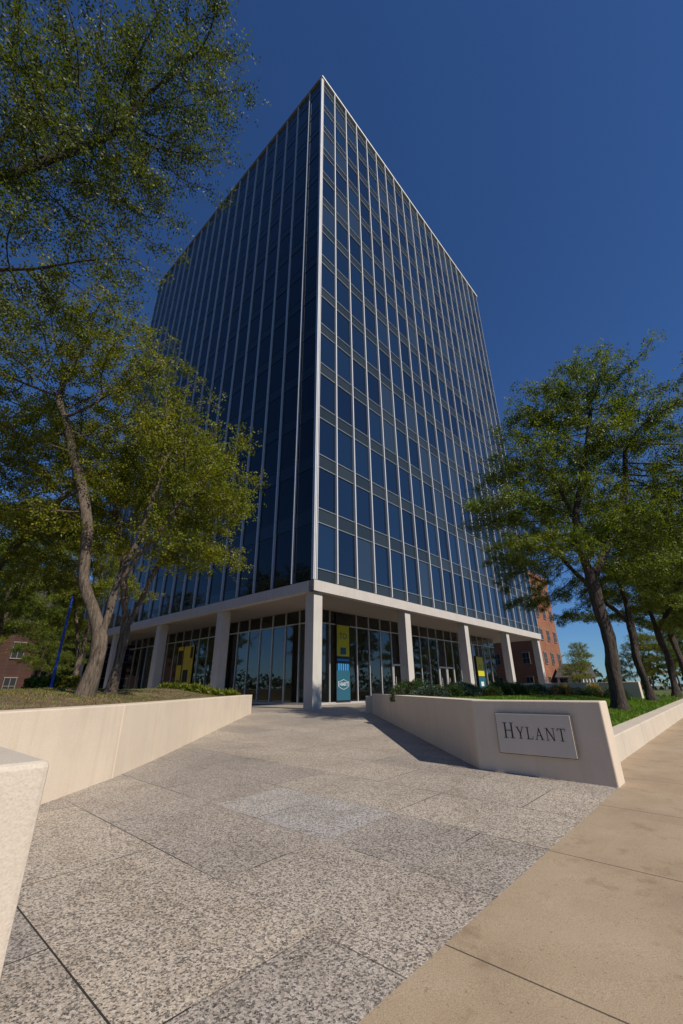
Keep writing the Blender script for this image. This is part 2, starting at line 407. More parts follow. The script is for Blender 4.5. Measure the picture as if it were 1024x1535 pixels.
GL={
'H':(.84,[rect(.12,.12+ST,0,1),rect(.60,.60+ST,0,1),rect(.2,.62,.48,.48+TH),ser(.17,0),ser(.17,1,up=True),ser(.65,0),ser(.65,1,up=True)]),
'Y':(.80,[[(.08,1),(.19,1),(.44,.47),(.36,.42)],[(.64,1),(.69,1),(.45,.44),(.40,.48)],rect(.345,.345+ST,0,.47),ser(.395,0),ser(.14,1,.14,True),ser(.66,1,.12,True)]),
'L':(.66,[rect(.12,.12+ST,0,1),rect(.12,.58,0,TH),[(.54,0),(.58,0),(.62,.24),(.59,.24)],ser(.17,1,up=True),ser(.15,0,.12)]),
'A':(.82,[[(.085,0),(.13,0),(.42,.9),(.40,1)],[(.59,0),(.70,0),(.42,1.03),(.365,.93)],rect(.22,.58,.33,.33+TH),ser(.11,0,.11),ser(.65,0,.14)]),
'N':(.90,[rect(.13,.175,0,1),rect(.705,.75,0,1),[(.12,1),(.23,1),(.755,.0),(.70,-.02),(.665,.0)],ser(.152,0,.12),ser(.12,1,.12,True),ser(.727,1,.13,True)]),
'T':(.76,[rect(.325,.325+ST,0,1),rect(.04,.71,1-TH,1),[(.03,1),(.065,1),(.065,.78),(.03,.78)],[(.685,1),(.72,1),(.72,.78),(.69,.78)],ser(.375,0)]),
}
word=[('H',.215)]+[(c,.163) for c in 'YLANT']
tot=sum(GL[c][0]*s for c,s in word)+.022*5
x=.97-tot/2+.005; zb=.665
for c,s in word:
    w,polys=GL[c]; parts=[]
    for i,pl in enumerate(polys):
        n1=.067+.0035+.0004*i; m=len(pl)
        v=[SP(x+a*s,.064,zb+b*s) for a,b in pl]+[SP(x+a*s,n1,zb+b*s) for a,b in pl]
        f=[tuple(range(m))[::-1],tuple(range(m,2*m))]+[(k,(k+1)%m,m+(k+1)%m,m+k) for k in range(m)]
        parts.append((v,f))
    part(sg,'letter',*multi(parts),M['black'],recalc=True)
    x+=w*s+.022

# ------------------------------------------------------------------ office tower
CU,CD=15.4,-15.78; LEN=35.0; NB=20; BAY=LEN/NB
ZF0,ZF1,ZT=6.21,6.82,58.9; SPH=.9; WH=2.70; NF=14
tw=thing('office_tower','fourteen storey dark glass office tower with pale mullions on concrete columns','building',(*W(CU+LEN/2,CD-LEN/2),.52))
FACES={'R':(lambda s,n,z:(*W(CU+s,CD+n),z)), 'L':(lambda s,n,z:(*W(CU-n,CD-s),z)),
       'B':(lambda s,n,z:(*W(CU+LEN-s,CD-LEN-n),z)), 'E':(lambda s,n,z:(*W(CU+LEN+n,CD-LEN+s),z))}
def fbox(P,s0,s1,n0,n1,z0,z1):
    return [P(s0,n0,z0),P(s1,n0,z0),P(s1,n1,z0),P(s0,n1,z0),P(s0,n0,z1),P(s1,n0,z1),P(s1,n1,z1),P(s0,n1,z1)]
def outq(q,key): return q if key in 'RB' else q[::-1]      # quads face outwards
part(tw,'core_wall',*multi([box_ud(CU+.06,CU+LEN-.06,CD-LEN+.06,CD-.06,ZF1-.02,ZT-.3)]),M['core'],recalc=True)
wins=[];spans=[]
wz0=ZF1+.66
for key,P in FACES.items():
    for i in range(NB):
        s0,s1=i*BAY+.03,(i+1)*BAY-.03
        levels=[(ZF1,wz0)]
        for k in range(NF):
            a=wz0+k*(WH+SPH); b=a+WH
            j=random.gauss(0,.003); j2=random.gauss(0,.003)
            e_=.03 if key!='L' else .005
            q=[P(s0,-.03+j,a+e_),P(s1,-.03-j,a+e_),P(s1,-.03-j+j2,b-e_),P(s0,-.03+j+j2,b-e_)]
            wins.append((outq(q,key),key,math.dist(q[0],(0,0,1.4))))
            levels.append((b,a+WH+SPH if k<NF-1 else ZT-.1))
        for a,b in levels:
            q=[P(s0,-.02,a),P(s1,-.02,a),P(s1,-.02,b),P(s0,-.02,b)]
            spans.append((outq(q,key),key,math.dist(q[0],(0,0,1.4))))
def emit(lst,name,mf):
    lst.sort(key=lambda t:(t[1] not in 'RL', t[2]))
    for q,k,dd in lst[:99]:
        part(tw,name,q,[(0,1,2,3)],mf(k),tone=[random.random()])
    rest=lst[99:]; V=[];F=[];T=[]
    for q,k,dd in rest:
        n=len(V); V+=q; F.append((n,n+1,n+2,n+3)); T.append(random.random())
    o=part(tw,name,V,F,mf('R'),tone=T); o['kind']='stuff'
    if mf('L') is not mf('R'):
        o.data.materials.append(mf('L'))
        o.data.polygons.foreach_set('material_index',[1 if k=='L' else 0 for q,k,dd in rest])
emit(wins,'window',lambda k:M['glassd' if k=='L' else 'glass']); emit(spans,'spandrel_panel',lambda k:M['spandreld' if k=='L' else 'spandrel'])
for key,P in FACES.items():
    for i in range(1,NB):
        s=i*BAY; hw=.04 if key!='L' else .035
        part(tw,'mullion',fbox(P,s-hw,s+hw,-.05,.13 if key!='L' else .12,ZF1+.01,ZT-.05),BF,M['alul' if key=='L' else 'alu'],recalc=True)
for key in 'RL':
    P=FACES[key]; mt=M['aludark'] if key=='R' else M['alushade']
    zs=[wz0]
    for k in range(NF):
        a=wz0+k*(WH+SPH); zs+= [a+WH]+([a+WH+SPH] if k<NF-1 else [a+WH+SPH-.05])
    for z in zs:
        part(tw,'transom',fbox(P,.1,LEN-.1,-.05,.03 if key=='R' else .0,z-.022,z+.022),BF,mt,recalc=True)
for key,P in FACES.items():   # corner posts
    part(tw,'corner_post',fbox(P,-.02,.06,-.05,.08,ZF1+.01,ZT-.02),BF,M['alu'],recalc=True)
    part(tw,'corner_post',fbox(P,.12,.17,-.05,.07,ZF1+.01,ZT-.02),BF,M['alu' if key!='L' else 'alul'],recalc=True)
    part(tw,'corner_post',fbox(P,LEN-.17,LEN-.12,-.05,.07,ZF1+.01,ZT-.02),BF,M['alu'],recalc=True)
    part(tw,'roof_coping',fbox(P,-.12 if key in 'RB' else -.11,LEN+(.12 if key in 'RB' else -.131),-.25,.16,ZT-(.14 if key!='L' else .02),ZT+.10),BF,M['white' if key!='L' else 'aludark'],recalc=True)  # left coping is dark metal to paint that face's shade
    part(tw,'fascia',fbox(P,-.10 if key in 'RB' else .0,LEN+(.10 if key in 'RB' else 0),-.3,.10,ZF0,ZF1-.03),BF,M['fascia'],recalc=True)
part(tw,'roof',box_ud(CU+.2,CU+LEN-.2,CD-LEN+.2,CD-.2,ZT-.3,ZT-.15),BF,M['roof'],recalc=True)
part(tw,'soffit',box_ud(CU+.29,CU+LEN-.29,CD-LEN+.29,CD-.29,ZF0+.03,ZF1-.05),BF,M['soffit'],recalc=True)
for i in range(5):
    for j in range(5):
        if 0<i<4 and 0<j<4: continue
        uc=CU+.42+i*(LEN-.84)/4; dc=CD-.42-j*(LEN-.84)/4; h=.32
        c=part(tw,'column',box_ud(uc-h,uc+h,dc-h,dc+h,.5,ZF0+.025),BF,M['column'],recalc=True); bevel(c,.012)
# lobby
RC=3.8; LU,LD=CU+RC,CD-RC; LL=LEN-2*RC; nb=20; lb=LL/nb
part(tw,'lobby_floor',box_ud(LU,LU+LL,LD-LL,LD,.45,.54),BF,M['lfloor'],recalc=True)
part(tw,'lobby_core',box_ud(LU+4.5,LU+LL-4.5,LD-LL+4.5,LD-4.5,.54,ZF0+.02),BF,M['inner'],recalc=True)
LF={'R':(lambda s,n,z:(*W(LU+s,LD+n),z)), 'L':(lambda s,n,z:(*W(LU-n,LD-s),z)),
    'B':(lambda s,n,z:(*W(LU+LL-s,LD-LL-n),z)), 'E':(lambda s,n,z:(*W(LU+LL+n,LD-LL+s),z))}
for a in (7.0,15.0,22.0):
    part(tw,'lobby_partition',box_ud(LU+a,LU+a+.12,LD-4.5,LD-1.2,.54,ZF0+.02),BF,M['inner'],recalc=True)
    part(tw,'lobby_partition',box_ud(LU+1.2,LU+4.5,LD-a-.12,LD-a,.54,ZF0+.02),BF,M['inner'],recalc=True)
for key,P in LF.items():
    for i in range(nb):
        part(tw,'lobby_window',outq([P(i*lb+.03,0,.6),P((i+1)*lb-.03,0,.6),P((i+1)*lb-.03,0,ZF0),P(i*lb+.03,0,ZF0)],key),[(0,1,2,3)],M['lobby'])
        part(tw,'lobby_mullion',fbox(P,i*lb-.035,i*lb+.035,-.07,.07,.54,ZF0+.02),BF,M['lobbyalu'],recalc=True)
    part(tw,'lobby_sill',fbox(P,.03,LL-.03,-.06,.06,.5,.64),BF,M['lobbyalu'],recalc=True)
    part(tw,'lobby_header',fbox(P,.03,LL-.03,-.05,.05,5.35,5.42),BF,M['lobbyalu'],recalc=True)
P=LF['R']
for s in (6*lb,11*lb,12*lb):
    d_=part(tw,'door',*multi([fbox(P,s+.05,s+.15,-.03,.09,.56,3.1),fbox(P,s+lb-.15,s+lb-.05,-.03,.09,.56,3.1),
        fbox(P,s+.15,s+lb-.15,-.03,.09,2.98,3.1),fbox(P,s+.15,s+lb-.15,-.03,.09,.56,.75)]),M['lobbyalu'],recalc=True)
    h_=mesh_obj('handle',[tuple(Vector(v)-tw.location) for v in fbox(P,s+.25,s+.29,.11,.15,1.2,2.2)],BF,M['lobbyalu'],parent=d_)

def text_mesh(parent,name,txt,Pf,s,z,size,n,mat):
    cu=bpy.data.curves.new(name,'FONT'); cu.body=txt; cu.size=size; cu.align_x='CENTER'; cu.extrude=.004
    t=bpy.data.objects.new(name,cu); COL.objects.link(t)
    dg=bpy.context.evaluated_depsgraph_get(); me=bpy.data.meshes.new_from_object(t.evaluated_get(dg))
    vs=[Pf(s+v.co.x,n+v.co.z,z+v.co.y) for v in me.vertices]; fs=[tuple(p.vertices) for p in me.polygons]
    bpy.data.objects.remove(t); part(parent,name,vs,fs,mat)
def banner(P,s0,s1,z0,z1,full,label):
    e=thing('banner',label,'banner',P((s0+s1)/2,.1,z0)); h=z1-z0; mid=(s0+s1)/2; w=s1-s0
    def b(name,a0,a1,b0,b1,n,mat): return part(e,name,fbox(P,a0,a1,n-.012,n,z0+b0*h,z0+b1*h),BF,mat,recalc=True)
    b('backing',s0,s1,0,1,.10,M['bblack'])
    b('yellow_panel',s0+.08,s1-.08,.50 if full else .45,.86 if full else .98,.112,M['byel'])
    b('teal_panel',s0+.04,s1-.04,.02,.34 if full else .43,.112,M['bteal'])
    if full:
        b('navy_panel',s0+.04,s1-.04,.345,.495,.112,M['bdark'])
        text_mesh(e,'lettering','TO',P,mid,z0+.70*h,.55,.116,M['bteal'])
        b('teal_figure',mid-.28,mid+.28,.52,.60,.116,M['bteal'])
        for k in range(5):
            b('blue_stripe',s0+.18+.22*k,s0+.30+.22*k,.34,.42,.118,M['bblue'])
        b('blue_band',s0+.1,s1-.1,.445,.47,.118,M['bblue'])
        zc=z0+.19*h
        sh=[(-.62,.20),(-.30,.24),(0,.36),(.30,.24),(.62,.20),(.60,-.14),(.32,-.28),(0,-.38),(-.32,-.28),(-.60,-.14)]
        m=len(sh)
        for nm,k,n,mt in (('shield_rim',.84,.120,M['bwhite']),('shield',.78,.123,M['bteal'])):
            vs=[P(mid+a*k,n-.008,zc+c*k) for a,c in sh]+[P(mid+a*k,n,zc+c*k) for a,c in sh]
            fs=[tuple(range(m))[::-1],tuple(range(m,2*m))]+[(i,(i+1)%m,m+(i+1)%m,m+i) for i in range(m)]
            part(e,nm,vs,fs,mt,recalc=True)
        text_mesh(e,'lettering','HART',P,mid,zc-.10,.32,.127,M['bwhite'])
    else:
        b('white_patch',mid-.3,mid+.3,.18,.3,.118,M['bwhite'])
        text_mesh(e,'lettering','TO',P,mid,z0+.65*h,.55,.116,M['bteal'])
    return e
banner(LF['R'],lb+.55,2*lb+.55,.62,6.15,True,'tall yellow and teal window banner with a shield emblem')
banner(LF['R'],22.4,24.0,.9,4.3,False,'yellow and teal window banner between lobby columns')
P=LF['L']
mu=thing('painted_reflection','bright yellow panel painted as a reflection on the lobby glass','panel',P(15.5,.08,.64))  # added panel standing for a warm reflection in the glass
part(mu,'panel',fbox(P,14.3,16.9,.08,.1,.66,4.9),BF,M['reflyel'],recalc=True)
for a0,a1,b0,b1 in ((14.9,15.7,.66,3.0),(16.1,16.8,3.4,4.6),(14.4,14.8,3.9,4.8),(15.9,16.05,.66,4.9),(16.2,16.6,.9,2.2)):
    part(mu,'reflection_dark_patch',fbox(P,a0,a1,.1,.112,b0,b1),BF,M['bblack'],recalc=True)  # dark gaps within the painted reflection
for k,(P,s,n) in enumerate(((LF['L'],2.0,-1.2),(LF['R'],.9,-1.3))):
    b=P(s,n,.54); e=thing('lounge_chair','white rounded lounge chair inside the lobby','chair',b,'white chairs in the lobby')
    def ring(r,z): return [(b[0]+r*math.cos(a*math.pi/8),b[1]+r*math.sin(a*math.pi/8),z) for a in range(16)]
    prof=[(.3,.54),(.06,.58),(.05,.85),(.33,.93),(.40,1.05),(.36,1.06)]
    V=[];F=[]
    for r,z in prof: V+=ring(r,z)
    for i in range(len(prof)-1):
        for a in range(16): F.append((i*16+a,i*16+(a+1)%16,(i+1)*16+(a+1)%16,(i+1)*16+a))
    F.append(tuple(range(len(V)-16,len(V))))
    part(e,'seat',V,F,M['white'],smooth=True)
    V=[];F=[]
    for i in range(9):
        a=math.pi*(.0+i/8)+.8
        for r,z in ((.40,1.05),(.46,1.42),(.41,1.42),(.35,1.06)): V.append((b[0]+r*math.cos(a),b[1]+r*math.sin(a),z))
    for i in range(8):
        for c in range(4): F.append((i*4+c,i*4+(c+1)%4,i*4+4+(c+1)%4,i*4+4+c))
    part(e,'backrest',V,F,M['white'])

# ------------------------------------------------------------------ trees
def quad_mesh(name,Q,T,mat):
    nf=len(Q)//4
    me=bpy.data.meshes.new(name)
    me.from_pydata(Q.tolist(),[],np.arange(nf*4).reshape(-1,4).tolist())
    a=me.attributes.new('tone','FLOAT','FACE'); a.data.foreach_set('value',np.asarray(T,np.float32))
    me.materials.append(mat); return me
def grow(seed, lines, blobs, base_r, step=.26, infl=5.0, kill=.34, NL=24000, leafmat=None, barkmat=None,
         label='', lw=.048, ll=.095, tiprad=.007, dens=1.5, K=4, spread=.13, jit=.035):
    rs=np.random.RandomState(seed)
    pos=[];par=[]
    def add_line(pts):
        prev=-1
        p0=np.array(pts[0],float)
        if pos:
            prev=int(np.argmin([np.linalg.norm(q-p0) for q in pos]))
        else:
            pos.append(p0); par.append(-1); prev=0
        cur=pos[prev].copy()
        for p in pts[1:]:
            p=np.array(p,float); n=max(1,int(np.linalg.norm(p-cur)/step)); st=cur.copy()
            for i in range(1,n+1):
                q=st+(p-st)*i/n+rs.normal(0,jit,3)
                pos.append(q); par.append(prev); prev=len(pos)-1
            cur=p
    for l in lines: add_line(l)
    A=[]
    for (c,r,n) in blobs:
        n=int(n*dens)
        v=rs.normal(size=(n,3)); v/=np.linalg.norm(v,axis=1)[:,None]; v*=rs.uniform(.05,1,(n,1))**(1/2.4)
        v*=1+.24*rs.normal(size=(n,1))
        a=np.array(c)+v*np.array(r)
        a[:,2]-=.10*((v[:,0]**2+v[:,1]**2))*np.array(r)[0]      # layers arch down at their rims
        A.append(a)
    A=np.concatenate(A)
    X=np.array(pos); d=np.linalg.norm(A[:,None]-X[None],axis=2); near=d.argmin(1); nd=d.min(1)
    alive=np.ones(len(A),bool); nch=np.zeros(30000,int)
    for it in range(160):
        alive&=nd>kill
        idx=np.where(alive&(nd<infl))[0]
        if len(idx)==0: break
        Xp=np.array(pos); S=np.zeros_like(Xp)
        v=A[idx]-Xp[near[idx]]; v/=np.linalg.norm(v,axis=1)[:,None]
        np.add.at(S,near[idx],v)
        ks=np.unique(near[idx]); new=[]
        for k in ks:
            if nch[k]>=5: 
                alive[idx[near[idx]==k]]=False; continue
            s=S[k]; l=np.linalg.norm(s)
            if l<1e-3: s=rs.normal(size=3); l=np.linalg.norm(s)
            q=Xp[k]+step*((s/l)+rs.normal(0,.15,3)+np.array([0,0,.02]))
            nch[k]+=1; new.append(q); pos.append(q); par.append(int(k))
        if not new: continue
        nw=np.array(new); d=np.linalg.norm(A[:,None]-nw[None],axis=2); dm=d.min(1); am=d.argmin(1)+len(Xp)
        b=dm<nd; nd[b]=dm[b]; near[b]=am[b]
        if len(pos)>12000: break
    X=np.array(pos); n=len(X); ch=[[] for _ in range(n)]
    for i,p in enumerate(par):
        if p>=0: ch[p].append(i)
    tips=np.zeros(n)
    for i in range(n-1,-1,-1):
        tips[i]=1 if not ch[i] else sum(tips[c] for c in ch[i])
    E=math.log(tips[0])/math.log(base_r/tiprad)
    r=tiprad*tips**(1/E)
    for _ in range(2):
        Y=X.copy()
        for i in range(1,n):
            if ch[i]:
                c=max(ch[i],key=lambda k:tips[k]); Y[i]=.4*X[i]+.3*X[par[i]]+.3*X[c]
        X=Y
    z0=X[0][2]
    rr=r*(1+.6*np.exp(-np.maximum(X[:,2]-z0,0)/.30)*(r>base_r*.3))*rs.uniform(.92,1.1,n)
    V=[];F=[]
    starts=[(0,-1)]
    while starts:
        i,pi=starts.pop(); chain=([pi] if pi>=0 else [])+[i]
        while ch[i]:
            cs=sorted(ch[i],key=lambda c:-r[c])
            for c in cs[1:]: starts.append((c,i))
            i=cs[0]; chain.append(i)
        if len(chain)<2: continue
        sides=14 if rr[chain[1]]>.1 else (6 if rr[chain[1]]>.03 else 3)
        ref=np.array([1.,.13,.07]); off=len(V)
        for j,c in enumerate(chain):
            a=X[chain[max(j-1,0)]]; b=X[chain[min(j+1,len(chain)-1)]]; t=b-a; t/=np.linalg.norm(t)+1e-9
            e1=ref-t*ref.dot(t); e1/=np.linalg.norm(e1)+1e-9; e2=np.cross(t,e1); ref=e1
            rad=rr[c] if not(j==0 and pi>=0) else min(rr[c],rr[chain[1]]*1.15)
            for s in range(sides):
                an=2*math.pi*s/sides; wob=1+.09*math.sin(3*an+j*.4)+.06*math.sin(5*an-j*.7) if sides==14 else 1
                V.append(tuple(X[c]+rad*wob*(math.cos(an)*e1+math.sin(an)*e2)))
            if j:
                for s in range(sides):
                    F.append((off+(j-1)*sides+s,off+(j-1)*sides+(s+1)%sides,off+j*sides+(s+1)%sides,off+j*sides+s))
    base=tuple(X[0])
    e=thing('tree',label,'tree',base)
    part(e,'trunk',V,F,barkmat or M['bark'],smooth=True)
    tw_=np.where((tips<=9)&(X[:,2]>z0+2.2))[0]
    clump=rs.gamma(1.3,1,len(tw_))+.08                      # uneven leaf density
    pick=rs.choice(len(tw_),size=NL,p=clump/clump.sum())
    C=X[tw_][pick]; m=NL
    pr_=np.array(par)[tw_]; dirs=X[tw_]-X[np.maximum(pr_,0)]; dirs/=np.linalg.norm(dirs,axis=1)[:,None]+1e-9
    dirs=dirs[pick]
    D=dirs*.8+rs.normal(0,.7,(m,3)); D[:,2]-=.35; D/=np.linalg.norm(D,axis=1)[:,None]
    C=C+rs.normal(0,1,(m,3))*np.array([spread,spread,spread*.7])-dirs*rs.uniform(0,step,(m,1))
    tone0=rs.uniform(0,1,m)*.6+.4*rs.uniform(0,1,len(tw_))[pick]
    side=np.cross(D,rs.normal(size=(m,3))); side/=np.linalg.norm(side,axis=1)[:,None]
    Q=[];T=[]
    for j in range(K):
        sg_=1 if j%2 else -1
        o=C+D*(.02+.05*j)
        ax=(side*sg_+D*.55+rs.normal(0,.22,(m,3))); ax/=np.linalg.norm(ax,axis=1)[:,None]
        wv=np.cross(ax,np.cross(D,side)+rs.normal(0,.35,(m,3))); wv/=np.linalg.norm(wv,axis=1)[:,None]
        l=ll*rs.uniform(.7,1.25,(m,1)); w=lw*rs.uniform(.8,1.2,(m,1))
        Q.append(np.stack([o,o+ax*l*.5+wv*w*.5,o+ax*l,o+ax*l*.5-wv*w*.5],1).reshape(-1,3)); T.append(np.clip(tone0+rs.normal(0,.08,m),0,1))
    Q=np.concatenate(Q)-np.array(base); T=np.concatenate(T)
    c=bpy.data.objects.new('crown',quad_mesh('crown',Q,T,leafmat or M['leaf'])); COL.objects.link(c); c.parent=e
    return e
tA=grow(1,[[(-6.3,11,1.25),(-6.1,11,2.7),(-6.8,10.9,3.9),(-7.1,10.8,5.8),(-8.0,10.8,8.0),(-8.9,10.8,9.8)],
           [(-6.1,11,2.7),(-6.1,11.1,4.1),(-5.75,11.2,5.4),(-5.5,11.2,7.6)],
           [(-6.1,11.1,4.1),(-5.0,10.8,5.6),(-4.3,10.7,6.7)]],
  [((-4.4,11,7.8),(1.7,2.2,.8),330),((-3.4,10.6,6.4),(1.0,1.5,.6),170),((-6.1,12,9.2),(1.9,2.2,.8),330),((-7.6,11,11.2),(2.6,2.4,1.0),420),
   ((-9.6,10.5,8.5),(2.0,2,.9),280),((-5.0,12,5.7),(1.6,1.8,.6),170),((-8.6,11,6.0),(1.7,1.6,.7),150),((-3.9,11,5.0),(.9,1.2,.4),90),((-7.5,11.5,7.4),(1.6,1.6,.6),130),
   ((-8.6,10.5,13.0),(2.2,2.2,.9),260),((-10.6,10.0,10.8),(2.0,2.0,.9),240)],
  .17,label='tall honey locust with a forked trunk on the raised lawn',NL=17500,jit=.045)
tB=grow(2,[[(-6.9,13.4,1.3),(-6.7,13.4,3.2),(-6.3,13.6,5.0),(-5.6,13.8,6.8)],[(-6.7,13.4,3.2),(-7.4,13.6,5.4),(-8.2,13.9,7.6)]],
  [((-5.2,14,7.6),(1.8,1.9,.8),250),((-8.2,14.2,8.8),(2.0,2,.9),280),((-6.6,14.5,10.2),(1.8,1.8,.8),200),((-9.8,13.8,7.0),(1.8,1.8,.6),180),((-4.6,13.6,5.6),(1.3,1.4,.45),110)],
  .13,label='slender honey locust with a split trunk behind the lawn wall',NL=9000,jit=.045)
tC=grow(3,[[(-9.8,3.9,1.1),(-9.5,4.0,4.0),(-9.0,4.4,7.0),(-8.0,4.8,9.8),(-7.0,5,12.2)],[(-9.0,4.4,7.0),(-7.2,5.0,8.0),(-5.8,5.3,8.6)],[(-8.0,4.8,9.8),(-6.2,5,11),(-4.6,5,12.6)]],
  [((-3.6,5,13.0),(1.2,1.5,.9),330),((-5.8,5,14.2),(2,2,1.4),460),((-4.8,5,10.8),(1.4,1.6,.8),330),((-6.2,5.2,8.7),(1.6,1.5,.5),240),((-6.6,4.6,11.6),(2,2,1.1),360),
   ((-4.5,5.4,8.9),(1.0,1,.35),110),((-3.2,4.8,15.2),(1.2,1.4,.8),200),((-6.4,5.2,7.4),(1.2,1.2,.4),120)],
  .115,label='overhanging honey locust with feathery drooping foliage',NL=17500,leafmat=M['leafd'],barkmat=M['barkd'],kill=.3,step=.22,lw=.034,ll=.070,tiprad=.006)
tD=grow(4,[[(8.07,13.5,.66),(8.25,13.5,2.8),(8.1,13.4,4.5),(8.0,13.4,6.6),(7.6,13.4,8.6)],
           [(8.1,13.4,4.5),(9.3,13.7,6.1),(10.6,13.9,8.2),(11,14,10)],
           [(8.0,13.4,6.6),(8.9,13.2,9.0),(9.6,13.3,11.2)]],
  [((5.5,13.4,7.1),(1.3,1.7,.6),220),((6.8,13.5,9.0),(1.7,2,.8),300),((7.7,13.5,11.2),(1.5,1.8,.9),250),((9.9,13.5,12.5),(1.8,2,1.0),320),
   ((11.4,13.7,10.6),(2.1,2.4,1.1),350),((9,13.5,9.6),(1.8,2.3,.9),280),((12.3,14,8.2),(2.3,2.2,1.0),280),((6.7,13,5.7),(1.3,1.3,.5),140),((9.6,13.5,6.7),(1.8,2,.7),200),
   ((13.6,14,9.4),(1.6,1.8,.9),150),((8.0,13.2,7.9),(1.5,1.6,.6),150),((10.4,13.2,5.1),(1.6,1.5,.45),140),((12.6,13.6,6.2),(1.6,1.7,.5),140)],
  .18,label='spreading honey locust on the grass beside the sidewalk',NL=25000,barkmat=M['barkd'],leafmat=M['leafg'])
def copy_tree(src,x,y,z,rot,sc,label):
    e=src.copy(); COL.objects.link(e); e.location=(x,y,z); e.rotation_euler=(0,0,R(rot)); e.scale=(sc,)*3
    e['label']=label; e['category']='tree'
    for c in src.children:
        k=c.copy(); k.parent=e; COL.objects.link(k)
    return e
far=[(tD,12.1,18.0,.85,150,.78,'honey locust in a row on the grass beside the sidewalk'),
 (tD,16.3,22.4,.9,300,.80,'honey locust in a row on the grass beside the sidewalk'),
 (tD,20.5,27,.9,250,.85,'honey locust in a row on the grass beside the sidewalk'),
 (tD,27,34,.7,30,.8,'honey locust in a row on the grass beside the sidewalk'),
 (tA,23.5,45,.4,200,.42,'small leafy tree near the tower corner'),
 (tA,30,46,.3,120,.5,'small leafy tree near the tower corner'),
 (tD,36,42,.3,90,.85,'dense shade tree along the street'),
 (tA,44,54,.3,170,.8,'dense shade tree along the street'),
 (tA,41,60,.3,70,.6,'dense shade tree along the street'),
 (tD,52,70,.3,220,.7,'dense shade tree along the street'),
 (tD,60,74,.3,20,.9,'dense shade tree along the street'),
 (tA,-12.0,13.0,1.4,215,.85,'honey locust with drooping foliage on the raised lawn'),
 (tD,-17,21,1.0,100,.85,'dense shade tree beside the far lawn'),
 (tD,-23,27,.6,200,.9,'dense shade tree beside the far lawn'),
 (tB,-15.5,26,1.0,150,1.05,'dense shade tree beside the far lawn'),
 (tA,-34,38,.3,10,1.05,'dense shade tree beside the far lawn'),
 (tD,-26,38,.3,70,.7,'dense shade tree beside the far lawn'),
 (tD,-31,47,.3,10,.7,'dense shade tree beside the far lawn'),
 (tD,34,-22,-.4,10,1.0,'shade tree across the street'),(tA,42,-30,-.4,100,1.1,'shade tree across the street'),
 (tD,48,-10,-.3,60,1.1,'shade tree across the street'),
 (tA,-30,-8,-.3,60,1.0,'shade tree across the street'),(tD,-14,-30,-.4,160,1.1,'shade tree across the street')]
for s,x,y,z,r_,sc,lb_ in far: copy_tree(s,x,y,z,r_,sc,lb_)

rs=np.random.RandomState(21); nW=22000
an=rs.uniform(0,2*math.pi,nW); rad=rs.uniform(150,185,nW)
hmax=6+3*np.sin(an*23)*np.sin(an*7+1)+2*np.sin(an*61)+1.5*np.sin(an*131)
zz=rs.uniform(0,1,nW)**.7*hmax
C=np.stack([rad*np.cos(an),rad*np.sin(an),.3+zz],1)
a1=rs.normal(size=(nW,3)); a1/=np.linalg.norm(a1,axis=1)[:,None]; a2=np.cross(a1,rs.normal(size=(nW,3))); a2/=np.linalg.norm(a2,axis=1)[:,None]
sz=rs.uniform(.5,1.1,(nW,1))
Q=np.stack([C-a1*sz,C+a2*sz*.6,C+a1*sz,C-a2*sz*.6],1).reshape(-1,3)
wo_=bpy.data.objects.new('far_woods',quad_mesh('far_woods',Q,rs.uniform(0,1,nW),M['leaff'])); COL.objects.link(wo_); wo_['kind']='stuff'

# ------------------------------------------------------------------ shrubs
def leaf_bush(name,rad,n,mat,seed,upright=0,ls=.05):
    rs=np.random.RandomState(seed); v=rs.normal(size=(n,3)); v/=np.linalg.norm(v,axis=1)[:,None]; v[:,2]=np.abs(v[:,2])
    lump=1+.08*np.sin(v[:,0]*7+seed)*np.cos(v[:,1]*6)+.04*rs.normal(size=n)
    P=v*np.array(rad)*lump[:,None]*rs.uniform(.8,1,(n,1))
    ax=v+rs.normal(0,.5,(n,3)); ax[:,2]+=upright; ax/=np.linalg.norm(ax,axis=1)[:,None]
    wv=np.cross(ax,rs.normal(size=(n,3))); wv/=np.linalg.norm(wv,axis=1)[:,None]
    l=ls*rs.uniform(.7,1.4,(n,1))*(1+2*upright); w=ls*.5
    Q=np.stack([P,P+ax*l*.5+wv*w*.5,P+ax*l,P+ax*l*.5-wv*w*.5],1).reshape(-1,3)
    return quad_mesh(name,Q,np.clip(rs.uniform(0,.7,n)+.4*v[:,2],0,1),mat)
BM={'g':leaf_bush('shrub',(.46,.46,.56),4200,M['bush'],1,0,.04),'y':leaf_bush('shrub',(.42,.42,.50),3600,M['bushy'],2,0,.04),
    'b':leaf_bush('shrub',(.56,.56,.48),4200,M['bushb'],3,.1,.045),'r':leaf_bush('shrub',(.34,.34,.38),2000,M['bushr'],4,0,.04),
    't':leaf_bush('ornamental_grass',(.22,.22,.38),900,M['tan'],5,1.6,.09),'h':leaf_bush('hosta_plant',(.26,.26,.16),260,M['bushy'],6,.3,.14)}
LBL={'g':('clipped dark green round shrub in the planter','shrub'),'y':('yellow green round shrub in the planter','shrub'),'b':('bluish spreading juniper in the planter','shrub'),
 'r':('low rust red shrub in the planter','shrub'),'t':('tan ornamental grass clump in the planter','grass clump'),'h':('broad leaved yellow green plant by the wall','plant')}
def bush(k,x,y,z,sc):
    o=bpy.data.objects.new({'t':'ornamental_grass','h':'hosta_plant'}.get(k,'shrub'),BM[k]); COL.objects.link(o)
    o.location=(x,y,z); o.rotation_euler=(0,0,random.uniform(0,6)); o.scale=(sc,sc,sc*random.uniform(.85,1.1))
    o['label'],o['category']=LBL[k]; o['group']='planting beside the low walls'
